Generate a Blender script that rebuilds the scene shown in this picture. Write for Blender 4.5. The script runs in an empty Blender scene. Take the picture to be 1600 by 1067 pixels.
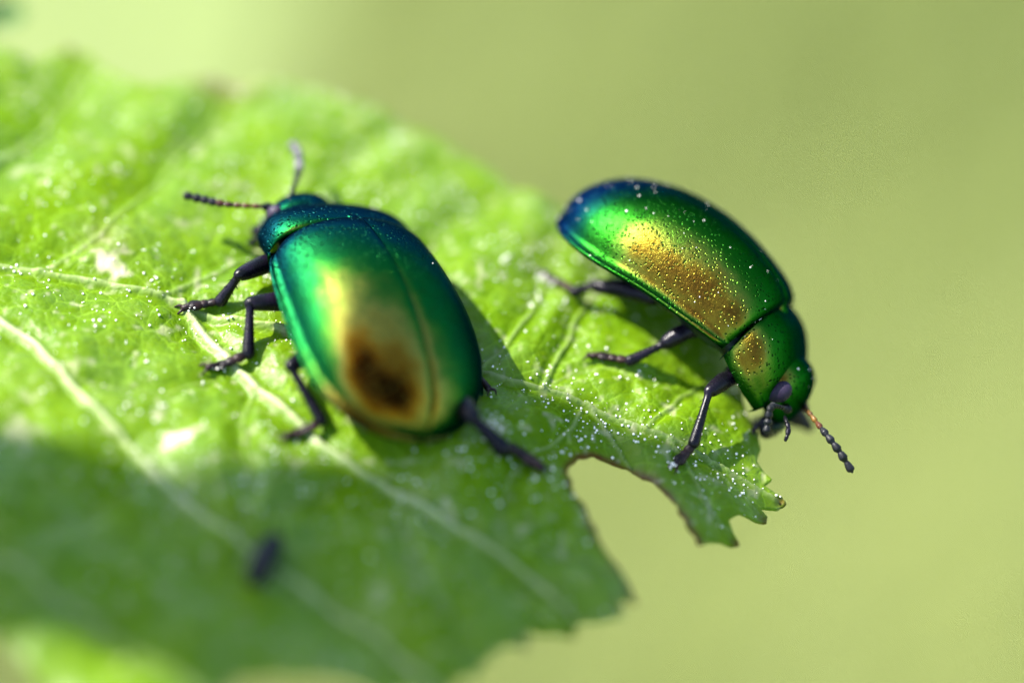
# Two leaf beetles on a toothed leaf, macro view.  1 Blender unit = 1 millimetre.
import bpy, bmesh, math, random
import numpy as np
from mathutils import Vector, Matrix
random.seed(4); rng = np.random.default_rng(7)
S = bpy.context.scene
COL = S.collection
S.unit_settings.system = 'METRIC'
S.unit_settings.scale_length = 0.001
R = math.radians

# ------------------------------------------------------------------ camera
PITCH = R(40.0)
DIST = 155.5                       # focus distance (mm); frame is 28 mm wide there
CR = np.array([1.0, 0, 0])
CU = np.array([0, math.sin(PITCH), math.cos(PITCH)])
CF = np.array([0, math.cos(PITCH), -math.sin(PITCH)])
CAMP = -DIST * CF
cam = bpy.data.cameras.new('camera')
camo = bpy.data.objects.new('camera', cam); COL.objects.link(camo)
camo.location = CAMP
camo.rotation_euler = (math.pi / 2 - PITCH, 0, 0)
cam.lens = 200.0; cam.sensor_width = 36.0
cam.clip_start = 1.0; cam.clip_end = 1.0e6
cam.dof.use_dof = True
cam.dof.focus_distance = DIST
cam.dof.aperture_fstop = 0.0128    # lens units are metres, the scene is in mm: an 8 mm radius
S.camera = camo

# ------------------------------------------------------------------ light
SUN = Vector((-0.60, 0.16, 0.78)).normalized()      # towards the sun
w = bpy.data.worlds.new('World'); S.world = w; w.use_nodes = True
nt = w.node_tree; nt.nodes.clear()
out = nt.nodes.new('ShaderNodeOutputWorld'); bg = nt.nodes.new('ShaderNodeBackground')
sky = nt.nodes.new('ShaderNodeTexSky'); sky.sky_type = 'NISHITA'; sky.sun_disc = False
sky.sun_elevation = math.asin(SUN.z); sky.sun_rotation = math.atan2(SUN.x, SUN.y)
bg.inputs[1].default_value = 0.115
nt.links.new(sky.outputs[0], bg.inputs[0]); nt.links.new(bg.outputs[0], out.inputs[0])
sun = bpy.data.lights.new('sun', 'SUN'); suno = bpy.data.objects.new('sun', sun); COL.objects.link(suno)
sun.energy = 5.0; sun.angle = R(0.53); sun.color = (1.0, 0.95, 0.86)
suno.rotation_euler = SUN.to_track_quat('Z', 'Y').to_euler()
S.view_settings.view_transform = 'Standard'; S.view_settings.look = 'None'
S.view_settings.gamma = 1.0; S.view_settings.use_curve_mapping = False
S.view_settings.exposure = 2.0
S.render.engine = 'CYCLES'
S.cycles.use_denoising = True
S.cycles.sample_clamp_indirect = 8.0
S.cycles.max_bounces = 8; S.cycles.transmission_bounces = 4; S.cycles.caustics_reflective = False

# ------------------------------------------------------------------ helpers
PXMM = 28.0 / 1600.0
def ray(px, py):
    d = CF * DIST + CR * (px - 800) * PXMM - CU * (py - 533.5) * PXMM
    return d / DIST                                  # depth 1 per unit t
# the leaf: a sheet over world x, y
NP = np.array([0.20, -0.136, 1.394])                # base plane normal
P0 = CAMP + ray(800, 597) * DIST
def seg_dist(X, Y, pts):
    """distance to a polyline and the arc position"""
    best = np.full(X.shape, 1e9); arc = np.zeros(X.shape); side = np.zeros(X.shape); s = 0.0
    for (ax, ay), (bx, by) in zip(pts[:-1], pts[1:]):
        dx, dy = bx - ax, by - ay; L2 = dx * dx + dy * dy + 1e-12; L = math.sqrt(L2)
        t = np.clip(((X - ax) * dx + (Y - ay) * dy) / L2, 0, 1)
        d = np.hypot(X - ax - t * dx, Y - ay - t * dy)
        m = d < best
        best = np.where(m, d, best); arc = np.where(m, s + t * L, arc)
        side = np.where(m, np.sign(dx * (Y - ay) - dy * (X - ax)), side); s += L
    return best, arc, side
def base_h(X, Y):
    return P0[2] - (NP[0] * (X - P0[0]) + NP[1] * (Y - P0[1])) / NP[2]
def smooth(a, b, x):
    t = np.clip((x - a) / (b - a), 0, 1); return t * t * (3 - 2 * t)
def gauss(X, Y, cx, cy, sx, sy, ang=0):
    c, s = math.cos(ang), math.sin(ang)
    u = (X - cx) * c + (Y - cy) * s; v = -(X - cx) * s + (Y - cy) * c
    return np.exp(-0.5 * ((u / sx) ** 2 + (v / sy) ** 2))
def low_h(X, Y):
    """broad form of the leaf"""
    X = np.asarray(X, float); Y = np.asarray(Y, float)
    z = base_h(X, Y)
    z = z - 1.7 * smooth(1.0, 12.0, X)                                # the tip droops
    z = z + 0.18 * np.sin(X * 0.9 + Y * 0.35 + 0.6) * np.sin(Y * 0.55 - X * 0.25)
    z = z + 0.10 * np.sin(X * 1.9 - Y * 0.5 + 2.0) * np.sin(Y * 1.3 + 0.7)
    return z
def hit(px, py, h=0.0, H=low_h):
    """point on the line of sight at height h above the leaf"""
    d = ray(px, py); a, b = DIST - 60, DIST + 60
    f = lambda t: (CAMP + d * t)[2] - float(H((CAMP + d * t)[0], (CAMP + d * t)[1])) - h
    for _ in range(50):
        m = 0.5 * (a + b)
        if f(m) > 0: a = m
        else: b = m
    return CAMP + d * a
def on_leaf(path):
    return [tuple(hit(x, y)[:2]) for x, y in path]

def tag(o, label=None, cat=None, group=None, kind=None):
    if label: o['label'] = label
    if cat: o['category'] = cat
    if group: o['group'] = group
    if kind: o['kind'] = kind
    return o
def mesh_obj(name, V, F, mat=None, parent=None, smooth_=True):
    me = bpy.data.meshes.new(name)
    me.from_pydata([tuple(v) for v in V], [], [tuple(f) for f in F])
    if smooth_: me.shade_smooth()
    if mat: me.materials.append(mat)
    o = bpy.data.objects.new(name, me); COL.objects.link(o)
    if parent: o.parent = parent
    return o
def empty(name, M):
    o = bpy.data.objects.new(name, None); COL.objects.link(o)
    o.empty_display_size = 1.0; o.matrix_world = M
    return o
class MB:
    def __init__(s): s.V = []; s.F = []
    def add(s, V, F):
        n = len(s.V); s.V += [tuple(v) for v in V]; s.F += [tuple(i + n for i in f) for f in F]
    def grid(s, G, closed=False):
        """G: rows x cols x 3"""
        r, c = G.shape[:2]; F = []
        for i in range(r - 1):
            for j in range(c if closed else c - 1):
                k = (j + 1) % c
                F.append((i * c + j, i * c + k, (i + 1) * c + k, (i + 1) * c + j))
        s.add(G.reshape(-1, 3), F)
    def tube(s, pts, rad, n=12, sub=6, flat=None):
        """smooth tapering tube with rounded ends through pts"""
        P = np.array(pts, float); rad = np.array(rad, float)
        k = len(P); T = np.arange(k); tt = np.linspace(0, k - 1, (k - 1) * sub + 1)
        Q = np.stack([catmull(T, P[:, i], tt) for i in range(3)], 1); q = np.maximum(catmull(T, rad, tt), 0.004)
        tan = np.gradient(Q, axis=0); tan /= np.linalg.norm(tan, axis=1)[:, None] + 1e-9
        # rounded ends
        Qs = []; qs = []; ts = []
        for a in (0.0, 0.35, 0.7): Qs.append(Q[0] - tan[0] * q[0] * math.cos(a * math.pi / 2)); qs.append(q[0] * math.sin(a * math.pi / 2) + 1e-4); ts.append(tan[0])
        for i in range(len(Q)): Qs.append(Q[i]); qs.append(q[i]); ts.append(tan[i])
        for a in (0.7, 0.35, 0.0): Qs.append(Q[-1] + tan[-1] * q[-1] * math.cos(a * math.pi / 2)); qs.append(q[-1] * math.sin(a * math.pi / 2) + 1e-4); ts.append(tan[-1])
        nrm = np.cross(ts[0], (0.3, 0.2, 1.0)); nrm /= np.linalg.norm(nrm)
        rows = []
        for c, r, t in zip(Qs, qs, ts):
            nrm = nrm - t * np.dot(nrm, t); nrm /= np.linalg.norm(nrm) + 1e-9
            b = np.cross(t, nrm)
            rows.append([c + r * (math.cos(a) * nrm + math.sin(a) * b * (flat or 1)) for a in np.linspace(0, 2 * math.pi, n, endpoint=False)])
        s.grid(np.array(rows), closed=True)
    def ball(s, c, r, ax=None, nu=16, nv=10):
        c = np.array(c, float); r = np.array(r if hasattr(r, '__len__') else (r, r, r), float)
        A = np.eye(3) if ax is None else np.array(ax)
        rows = []
        for i in range(nv + 1):
            th = math.pi * min(max(i / nv, 0.004), 0.996)
            rows.append([c + A.T @ (r * np.array((math.sin(th) * math.cos(p), math.sin(th) * math.sin(p), math.cos(th)))) for p in np.linspace(0, 2 * math.pi, nu, endpoint=False)])
        s.grid(np.array(rows), closed=True)
    def build(s, name, mat, parent=None): return mesh_obj(name, s.V, s.F, mat, parent)
def catmull(T, V, t):
    V = np.asarray(V, float); n = len(V)
    if n == 2: return np.interp(t, T, V)
    i = np.clip(np.floor(t).astype(int), 0, n - 2); u = t - i
    p1 = V[i]; p2 = V[i + 1]; p0 = np.where(i > 0, V[np.maximum(i - 1, 0)], 2 * p1 - p2); p3 = np.where(i < n - 2, V[np.minimum(i + 2, n - 1)], 2 * p2 - p1)
    return 0.5 * (2 * p1 + (p2 - p0) * u + (2 * p0 - 5 * p1 + 4 * p2 - p3) * u * u + (3 * p1 - p0 - 3 * p2 + p3) * u ** 3)
def sm_interp(x, xs, ys):
    """monotone-ish smooth interpolation"""
    xs = np.array(xs, float); ys = np.array(ys, float); h = np.diff(xs); d = np.diff(ys) / h
    m = np.zeros(len(xs)); m[0] = d[0]; m[-1] = d[-1]
    for i in range(1, len(xs) - 1): m[i] = 0 if d[i - 1] * d[i] <= 0 else 2 * d[i - 1] * d[i] / (d[i - 1] + d[i])
    x = np.clip(x, xs[0], xs[-1]); i = np.clip(np.searchsorted(xs, x, 'right') - 1, 0, len(xs) - 2); t = (x - xs[i]) / h[i]
    return (2*t**3-3*t**2+1)*ys[i] + (t**3-2*t**2+t)*h[i]*m[i] + (-2*t**3+3*t**2)*ys[i+1] + (t**3-t**2)*h[i]*m[i+1]

# ------------------------------------------------------------------ material helpers
class NT:
    def __init__(s, name):
        s.m = bpy.data.materials.new(name); s.m.use_nodes = True; s.t = s.m.node_tree; s.t.nodes.clear()
        s.out = s.n('ShaderNodeOutputMaterial')
    def n(s, typ, **kw):
        nd = s.t.nodes.new(typ)
        for k, v in kw.items(): setattr(nd, k, v)
        return nd
    def l(s, a, b): s.t.links.new(a, b)
    def set(s, sock, v):
        if hasattr(v, 'is_linked') or hasattr(v, 'links'): s.l(v, sock)
        else: sock.default_value = v
    def math(s, op, a, b=0.0, c=0.0, clamp=False):
        nd = s.n('ShaderNodeMath', operation=op, use_clamp=clamp)
        for i, v in enumerate((a, b, c)): s.set(nd.inputs[i], v)
        return nd.outputs[0]
    def mix(s, f, a, b, blend='MIX'):
        nd = s.n('ShaderNodeMix', data_type='RGBA', blend_type=blend)
        s.set(nd.inputs[0], f); s.set(nd.inputs[6], a); s.set(nd.inputs[7], b); return nd.outputs[2]
    def ramp(s, f, stops, interp='LINEAR'):
        nd = s.n('ShaderNodeValToRGB'); cr = nd.color_ramp; cr.interpolation = interp
        while len(cr.elements) < len(stops): cr.elements.new(0.5)
        for e, (p, c) in zip(cr.elements, stops): e.position = p; e.color = c if len(c) == 4 else (*c, 1)
        s.set(nd.inputs[0], f); return nd.outputs[0]
    def rng(s, f, a, b, c=0.0, d=1.0):
        nd = s.n('ShaderNodeMapRange'); s.set(nd.inputs[0], f)
        for i, v in enumerate((a, b, c, d)): nd.inputs[i + 1].default_value = v
        return nd.outputs[0]
    def coord(s): return s.n('ShaderNodeTexCoord').outputs['Object']
    def noise(s, v, scale, detail=3.0, rough=0.5, out='Fac', dist=0.0):
        nd = s.n('ShaderNodeTexNoise'); s.set(nd.inputs['Vector'], v); nd.inputs['Scale'].default_value = scale
        nd.inputs['Detail'].default_value = detail; nd.inputs['Roughness'].default_value = rough; nd.inputs['Distortion'].default_value = dist
        return nd.outputs[out]
    def voro(s, v, scale, feature='F1', rnd=1.0):
        nd = s.n('ShaderNodeTexVoronoi', feature=feature); s.set(nd.inputs['Vector'], v); nd.inputs['Scale'].default_value = scale
        nd.inputs['Randomness'].default_value = rnd; return nd.outputs['Distance']
    def attr(s, name): return s.n('ShaderNodeAttribute', attribute_name=name).outputs['Fac']
    def bump(s, h, strength, dist, nrm=None):
        nd = s.n('ShaderNodeBump'); s.set(nd.inputs['Height'], h); nd.inputs['Strength'].default_value = strength; nd.inputs['Distance'].default_value = dist
        if nrm is not None: s.l(nrm, nd.inputs['Normal'])
        return nd.outputs[0]
    def pbr(s, **kw):
        p = s.n('ShaderNodeBsdfPrincipled')
        for k, v in kw.items(): s.set(p.inputs[k.replace('_', ' ')], v)
        return p
RGB = lambda r, g, b: (r, g, b, 1.0)

# iridescent shell: colour follows the viewing angle plus a dark reflection painted where it faces the viewer
def shell_mat(name, stops, pit_scale=11.0, pit_depth=0.02, rough=0.33, pit_amt=0.5, shift=(0, 1, 0, 0), edge=(2.3, 2.6, 0.0, 0.16)):
    k = NT(name); v = k.coord()
    warp = k.noise(v, 3.0, 2, out='Color')
    vv = k.n('ShaderNodeMix', data_type='VECTOR'); vv.inputs[0].default_value = 0.05; k.l(v, vv.inputs[4]); k.l(warp, vv.inputs[5])
    d = k.voro(vv.outputs[1], pit_scale)
    pit = k.rng(d, 0.10, 0.34)                       # 0 in the pit, 1 on the plateau
    pit.node.interpolation_type = 'SMOOTHSTEP'
    fine = k.noise(v, 30.0, 3, 0.6)
    mid = k.noise(v, 10.0, 3, 0.6)
    h = k.math('ADD', k.math('MULTIPLY', pit, 1.0), k.math('MULTIPLY', fine, 0.45))
    h = k.math('ADD', h, k.math('MULTIPLY', mid, 0.45))
    nrm = k.bump(h, pit_amt, pit_depth)
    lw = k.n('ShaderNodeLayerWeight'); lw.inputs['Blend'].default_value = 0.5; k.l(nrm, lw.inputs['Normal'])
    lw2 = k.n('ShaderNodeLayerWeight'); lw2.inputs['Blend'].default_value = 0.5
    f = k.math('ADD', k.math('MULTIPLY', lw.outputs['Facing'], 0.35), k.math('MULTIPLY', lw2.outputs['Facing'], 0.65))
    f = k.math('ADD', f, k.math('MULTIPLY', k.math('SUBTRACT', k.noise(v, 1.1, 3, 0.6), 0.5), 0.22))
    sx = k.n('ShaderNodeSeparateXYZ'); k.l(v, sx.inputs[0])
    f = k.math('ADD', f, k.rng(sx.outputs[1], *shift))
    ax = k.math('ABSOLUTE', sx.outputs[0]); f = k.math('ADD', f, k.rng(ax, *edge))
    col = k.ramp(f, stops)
    col = k.mix(k.rng(pit, 0, 1, 0.8, 0.0), col, RGB(0.004, 0.012, 0.006))
    dust = k.noise(v, 9.0, 6, 0.7)
    p = k.pbr(Base_Color=col, Metallic=1.0, Roughness=k.rng(dust, 0.3, 0.75, rough, rough + 0.14), Normal=nrm, Specular_Tint=RGB(0.10, 0.28, 0.30))
    k.l(p.outputs[0], k.out.inputs[0]); return k.m
def dark_mat(name, col, col2, rough=0.25, metallic=0.0, coat=0.1, scale=18.0):
    k = NT(name); v = k.coord()
    n = k.noise(v, scale, 4, 0.65); n2 = k.noise(v, 2.2, 2)
    c = k.mix(k.rng(n2, 0.4, 0.65), col, col2)
    nrm = k.bump(n, 0.35, 0.03)
    p = k.pbr(Base_Color=c, Metallic=metallic, Roughness=k.rng(n, 0.3, 0.7, rough, rough + 0.2), Normal=nrm, Specular_IOR_Level=0.16, Coat_Weight=coat * 0.3, Coat_Roughness=0.12)
    k.l(p.outputs[0], k.out.inputs[0]); return k.m

BLACK = RGB(0.006, 0.006, 0.008)
mats = {}
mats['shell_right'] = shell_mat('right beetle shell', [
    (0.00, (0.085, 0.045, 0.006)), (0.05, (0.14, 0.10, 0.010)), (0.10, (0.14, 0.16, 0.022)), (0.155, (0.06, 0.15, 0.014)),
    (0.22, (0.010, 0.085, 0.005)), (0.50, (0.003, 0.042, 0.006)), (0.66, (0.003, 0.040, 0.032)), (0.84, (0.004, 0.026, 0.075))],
    pit_scale=8.5, pit_amt=0.8, pit_depth=0.027, rough=0.27, shift=(-1.0, -3.6, 0.0, 0.42))
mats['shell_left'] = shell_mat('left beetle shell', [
    (0.00, (0.004, 0.0015, 0.0005)), (0.025, (0.018, 0.006, 0.001)), (0.055, (0.09, 0.032, 0.002)), (0.09, (0.18, 0.085, 0.004)), (0.13, (0.20, 0.155, 0.020)), (0.19, (0.18, 0.18, 0.035)),  # near-black first stops stand in for a dark reflection
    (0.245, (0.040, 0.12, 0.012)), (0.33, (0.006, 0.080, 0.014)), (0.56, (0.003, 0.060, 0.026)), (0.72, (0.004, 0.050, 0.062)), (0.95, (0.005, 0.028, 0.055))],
    pit_scale=8.5, pit_amt=1.0, pit_depth=0.030, rough=0.27, shift=(0.5, 3.0, 0.0, 0.26), edge=(1.8, 2.5, 0.0, 0.20))
mats['leg'] = dark_mat('black leg cuticle', RGB(0.0025, 0.0025, 0.0035), RGB(0.006, 0.004, 0.010), 0.18)
mats['foot'] = dark_mat('dark foot cuticle', RGB(0.006, 0.004, 0.005), RGB(0.03, 0.015, 0.012), 0.28, scale=30)
mats['belly'] = dark_mat('dark green belly', RGB(0.004, 0.010, 0.006), RGB(0.010, 0.03, 0.02), 0.3, 0.3)
mats['eye'] = dark_mat('dark compound eye', RGB(0.010, 0.007, 0.018), RGB(0.02, 0.014, 0.03), 0.3, scale=60)
mats['amber'] = dark_mat('amber antenna segment', RGB(0.13, 0.065, 0.010), RGB(0.06, 0.028, 0.008), 0.35, coat=0.2)
mats['brownseg'] = dark_mat('brown antenna segment', RGB(0.06, 0.02, 0.008), RGB(0.02, 0.008, 0.008), 0.3, coat=0.3)
mats['blackseg'] = dark_mat('black antenna segment', RGB(0.004, 0.0045, 0.005), RGB(0.010, 0.011, 0.014), 0.35, coat=0.1, scale=40)
mats['paleseg'] = dark_mat('pale antenna segment', RGB(0.06, 0.055, 0.07), RGB(0.30, 0.27, 0.31), 0.5, coat=0.1, scale=14)  # pale grey segments for one antenna tip
mats['rust'] = dark_mat('rust joint', RGB(0.14, 0.030, 0.006), RGB(0.04, 0.012, 0.006), 0.35)
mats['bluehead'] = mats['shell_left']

# ------------------------------------------------------------------ ground far below
def ground_mat():
    k = NT('meadow'); v = k.coord()
    n1 = k.noise(v, 0.006, 2, 0.5); n2 = k.noise(v, 0.05, 4, 0.6)
    c = k.mix(k.rng(n1, 0.35, 0.65), RGB(0.11, 0.155, 0.045), RGB(0.17, 0.22, 0.065))
    c = k.mix(k.rng(n2, 0.3, 0.7, 0, 0.6), c, RGB(0.09, 0.13, 0.04))
    p = k.pbr(Base_Color=c, Roughness=0.9); k.l(p.outputs[0], k.out.inputs[0]); return k.m
GZ = -450.0
g = mesh_obj('ground', [(-6e4, -6e4, GZ), (6e4, -6e4, GZ), (6e4, 6e4, GZ), (-6e4, 6e4, GZ)], [(0, 1, 2, 3)], ground_mat(), smooth_=False)
tag(g, kind='structure')
def grass_mat():
    k = NT('grass blade'); v = k.coord()
    c = k.mix(k.rng(k.noise(v, 0.007, 3), 0.38, 0.62), RGB(0.245, 0.295, 0.085), RGB(0.31, 0.355, 0.105))
    d = k.pbr(Base_Color=c, Roughness=0.5); t = k.n('ShaderNodeBsdfTranslucent'); k.l(c, t.inputs[0])
    m = k.n('ShaderNodeMixShader'); m.inputs[0].default_value = 0.35; k.l(d.outputs[0], m.inputs[1]); k.l(t.outputs[0], m.inputs[2]); k.l(m.outputs[0], k.out.inputs[0]); return k.m
NB = 70000
gx_ = rng.uniform(-850, 850, NB); gy_ = rng.uniform(-250, 1450, NB); gh = rng.uniform(25, 70, NB); ga = rng.uniform(0, 6.283, NB); gw = rng.uniform(1.6, 3.4, NB); gl = gh * rng.uniform(0.15, 0.8, NB)
V = np.zeros((NB, 7, 3))
for r_, (t, ww) in enumerate(((0, 1), (0.45, 0.8), (0.8, 0.45), (1, 0))):
    for c_, sg in enumerate((-1, 1) if r_ < 3 else (0,)):
        V[:, r_ * 2 + c_, 0] = gx_ + np.cos(ga) * gl * t * t - sg * np.sin(ga) * gw * ww
        V[:, r_ * 2 + c_, 1] = gy_ + np.sin(ga) * gl * t * t + sg * np.cos(ga) * gw * ww
        V[:, r_ * 2 + c_, 2] = GZ + gh * t * (1 - 0.15 * t)
F = (np.arange(NB)[:, None, None] * 7 + np.array([[0, 1, 3, 2], [2, 3, 5, 4], [4, 5, 6, 6]])[None]).reshape(-1, 4).tolist()
F = [f[:3] if f[2] == f[3] else f for f in F]; V = V.reshape(-1, 3).tolist()
gr = mesh_obj('grass', V, F, grass_mat()); tag(gr, 'pale green blurred meadow grass far below the leaf', 'grass', kind='stuff')

# ------------------------------------------------------------------ main leaf
OUT = [(-420, 30), (-300, 60), (-200, 45), (-100, 78), (-30, 66), (20, 74), (52, 92), (72, 84), (108, 66), (140, 74), (165, 98), (200, 118), (245, 128), (290, 116), (330, 112), (365, 120),
       (400, 116), (450, 124), (500, 134), (545, 152), (585, 160), (640, 184), (680, 208), (740, 244), (800, 278), (862, 302), (905, 332), (985, 380), (1062, 440),
       (1122, 512), (1150, 572), (1164, 600), (1162, 620), (1168, 645), (1184, 672), (1189, 696), (1183, 714), (1194, 728), (1207, 740), (1194, 743), (1210, 754), (1224, 762), (1226, 772), (1216, 779), (1192, 781),
       (1190, 784), (1200, 794), (1197, 802), (1182, 803), (1160, 797), (1146, 799), (1139, 803), (1146, 818), (1156, 840), (1140, 838), (1120, 840), (1092, 848), (1088, 834), (1070, 806), (1046, 772),
       (1020, 745), (990, 724), (962, 711), (930, 704), (906, 709), (890, 721), (886, 735), (894, 745), (893, 756), (899, 770), (914, 786), (924, 812), (938, 840), (966, 872), (984, 900), (995, 930), (982, 922), (971, 926), (974, 955),
       (940, 958), (905, 958), (898, 984), (862, 976), (826, 976), (822, 1008), (792, 1000), (755, 1022), (742, 1046), (712, 1048), (690, 1078), (640, 1066), (590, 1074), (545, 1054), (480, 1050), (420, 1046), (368, 1052), (330, 1090), (260, 1110),
       (180, 1120), (110, 1100), (60, 1064), (30, 1020), (0, 988), (-60, 960), (-150, 900), (-260, 760), (-380, 560), (-430, 300)]
BITE = (56, 76)                                     # eaten, browned stretch of the outline
def refine(path, jit):
    o = []
    for i in range(len(path)):
        a = np.array(path[i]); b = np.array(path[(i + 1) % len(path)]); n = max(1, int(np.linalg.norm(b - a) / 0.22))
        p0 = np.array(path[i - 1]); p3 = np.array(path[(i + 2) % len(path)])
        for j in range(n):
            t = j / n; q = a + (b - a) * t
            if j: q = q + rng.normal(0, jit * (1.3 if BITE[0] <= i < BITE[1] else 1), 2)
            o.append(q)
    return np.array(o)
outline = refine(on_leaf(OUT), 0.018)
bite_line = on_leaf(OUT[BITE[0]:BITE[1]])
tips_px = [(1222, 769), (1196, 800), (1152, 838), (1092, 846), (972, 940), (108, 68), (898, 980), (824, 1000)]  # browned tooth tips; the upper left one is darkened to stand for shade
tips = on_leaf(tips_px)

VEINS = [  # (path in photo pixels, half-width mm, height mm, paleness)
    ([(-420, 330), (-200, 372), (0, 411), (130, 432), (230, 452), (285, 470), (400, 500), (560, 540), (745, 572), (800, 590), (850, 601), (900, 620), (960, 645), (1010, 665), (1070, 690), (1140, 732), (1215, 768)], 0.11, 0.12, 0.55),
    ([(285, 470), (340, 540), (400, 600), (500, 690), (620, 765), (740, 835), (830, 900), (900, 958)], 0.13, 0.13, 1.0),
    ([(-300, 400), (-120, 440), (0, 496), (50, 532), (100, 580), (150, 636), (200, 690), (260, 750), (330, 812), (390, 855), (500, 935), (600, 1000), (690, 1072)], 0.135, 0.13, 1.0),
    ([(-380, 560), (-200, 700), (0, 862), (80, 922), (160, 972), (260, 1040), (330, 1085)], 0.12, 0.10, 0.7),
    ([(-200, 372), (-60, 300), (70, 200), (130, 120), (150, 80)], 0.10, 0.05, 0.35),
    ([(60, 422), (160, 360), (260, 270), (340, 180), (370, 124)], 0.07, 0.05, 0.3),
    ([(250, 456), (390, 400), (500, 300), (580, 220), (640, 184)], 0.07, 0.05, 0.3),
    ([(560, 540), (640, 440), (700, 350), (800, 278)], 0.07, 0.05, 0.3),
    ([(850, 601), (880, 540), (920, 470), (960, 400), (985, 380)], 0.06, 0.08, 0.35),
    ([(745, 572), (790, 540), (840, 470), (862, 400), (880, 320)], 0.06, 0.08, 0.35),
    ([(1010, 665), (1060, 620), (1120, 585), (1160, 575)], 0.05, 0.06, 0.35),
    ([(920, 628), (945, 660), (970, 695), (985, 718)], 0.06, 0.07, 0.6),
    ([(908, 636), (893, 665), (860, 690), (830, 700), (800, 740), (780, 800), (790, 880), (850, 970)], 0.05, 0.06, 0.5),
    ([(1050, 682), (1080, 735), (1110, 790), (1150, 835)], 0.05, 0.06, 0.5),
    ([(1100, 708), (1150, 760), (1190, 795)], 0.04, 0.05, 0.45),
    ([(100, 580), (170, 600), (260, 610), (340, 590)], 0.05, 0.05, 0.35),
    ([(330, 812), (420, 800), (500, 770), (560, 735)], 0.05, 0.05, 0.35),
    ([(400, 600), (380, 660), (390, 740), (380, 850)], 0.05, 0.05, 0.3),
    ([(0, 862), (100, 820), (170, 780), (230, 730)], 0.06, 0.05, 0.4),
    ([(620, 765), (640, 860), (700, 950), (742, 1040)], 0.06, 0.05, 0.4),
    ([(740, 835), (830, 850), (940, 870), (985, 915)], 0.06, 0.05, 0.4),
    ([(855, 600), (900, 575), (950, 570), (1010, 590), (1050, 600)], 0.03, 0.04, 0.3),
    ([(960, 645), (985, 620), (985, 590), (970, 570)], 0.03, 0.04, 0.3),
]
veins_w = [(on_leaf(p), w_, h_, c_) for p, w_, h_, c_ in VEINS]

def vnoise(X, Y, f, seed):
    """smooth value noise, numpy"""
    r = np.random.default_rng(seed).uniform(-1, 1, (256, 256)); x = X * f + 100; y = Y * f + 100
    xi = np.floor(x).astype(int); yi = np.floor(y).astype(int); u = x - xi; v = y - yi; u = u*u*(3-2*u); v = v*v*(3-2*v)
    g = lambda a, b: r[a % 256, b % 256]
    return (g(xi, yi)*(1-u)+g(xi+1, yi)*u)*(1-v)+(g(xi, yi+1)*(1-u)+g(xi+1, yi+1)*u)*v
def in_poly(X, Y, P):
    c = np.zeros(X.shape, bool); n = len(P)
    for i in range(n):
        x1, y1 = P[i]; x2, y2 = P[(i + 1) % n]
        if y1 == y2: continue
        m = ((y1 > Y) != (y2 > Y)) & (X < (x2 - x1) * (Y - y1) / (y2 - y1) + x1)
        c ^= m
    return c
CELL = 0.06
x0, y0 = outline.min(0) - 0.1; x1, y1 = outline.max(0) + 0.1
nx = int((x1 - x0) / CELL) + 2; ny = int((y1 - y0) / CELL) + 2
gx = x0 + np.arange(nx) * CELL; gy = y0 + np.arange(ny) * CELL
cX, cY = np.meshgrid(gx[:-1] + CELL / 2, gy[:-1] + CELL / 2, indexing='ij')
inside = in_poly(cX, cY, outline)
ii, jj = np.nonzero(inside)
q = np.stack([ii * ny + jj, (ii + 1) * ny + jj, (ii + 1) * ny + jj + 1, ii * ny + jj + 1], 1)
used, inv = np.unique(q, return_inverse=True); q = inv.reshape(q.shape)
VX = gx[used // ny].copy(); VY = gy[used % ny].copy(); NV = len(VX)
E = np.concatenate([q[:, [0, 1]], q[:, [1, 2]], q[:, [2, 3]], q[:, [3, 0]]])
Ek = np.sort(E, 1); key = Ek[:, 0].astype(np.int64) * NV + Ek[:, 1]
uk, first, cnt = np.unique(key, return_index=True, return_counts=True)
bE = E[first[cnt == 1]]; bV = np.unique(bE)
# slide the stepped rim onto the outline
px_, py_ = VX[bV], VY[bV]; best = np.full(len(bV), 1e9); tx = px_.copy(); ty = py_.copy()
for a, b in zip(outline, np.roll(outline, -1, 0)):
    d = b - a; L2 = d @ d + 1e-12; t = np.clip(((px_ - a[0]) * d[0] + (py_ - a[1]) * d[1]) / L2, 0, 1)
    qx = a[0] + t * d[0]; qy = a[1] + t * d[1]; dd = (px_ - qx) ** 2 + (py_ - qy) ** 2; m = dd < best
    best[m] = dd[m]; tx[m] = qx[m]; ty[m] = qy[m]
VX[bV] = tx; VY[bV] = ty
edge_d = np.full(NV, 1e9)
ol = outline[::2]
for a, b in zip(ol, np.roll(ol, -1, 0)):
    d = b - a; L2 = d @ d + 1e-12; t = np.clip(((VX - a[0]) * d[0] + (VY - a[1]) * d[1]) / L2, 0, 1)
    edge_d = np.minimum(edge_d, np.hypot(VX - a[0] - t * d[0], VY - a[1] - t * d[1]))
Z = low_h(VX, VY); vein = np.zeros(NV); near = np.full(NV, 1e9)
for pts, w_, h_, c_ in veins_w:
    d, arc, side = seg_dist(VX + 0.06 * vnoise(VX, VY, 1.6, 3), VY + 0.06 * vnoise(VX, VY, 1.6, 5), pts)
    L = sum(math.dist(a, b) for a, b in zip(pts[:-1], pts[1:])); ww = w_ * (1.05 - 0.6 * arc / L)
    Z = Z + h_ * np.exp(-(d / ww) ** 2) - h_ * 0.45 * np.exp(-((d - 2.4 * ww) / (1.6 * ww)) ** 2)
    vein = np.maximum(vein, c_ * np.exp(-(d / (ww * 0.95)) ** 2)); near = np.minimum(near, d * 0.16 / (w_ + 0.04))
Z = Z + 0.22 * (1 - np.exp(-(near / 0.9) ** 2)) - 0.11
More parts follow.
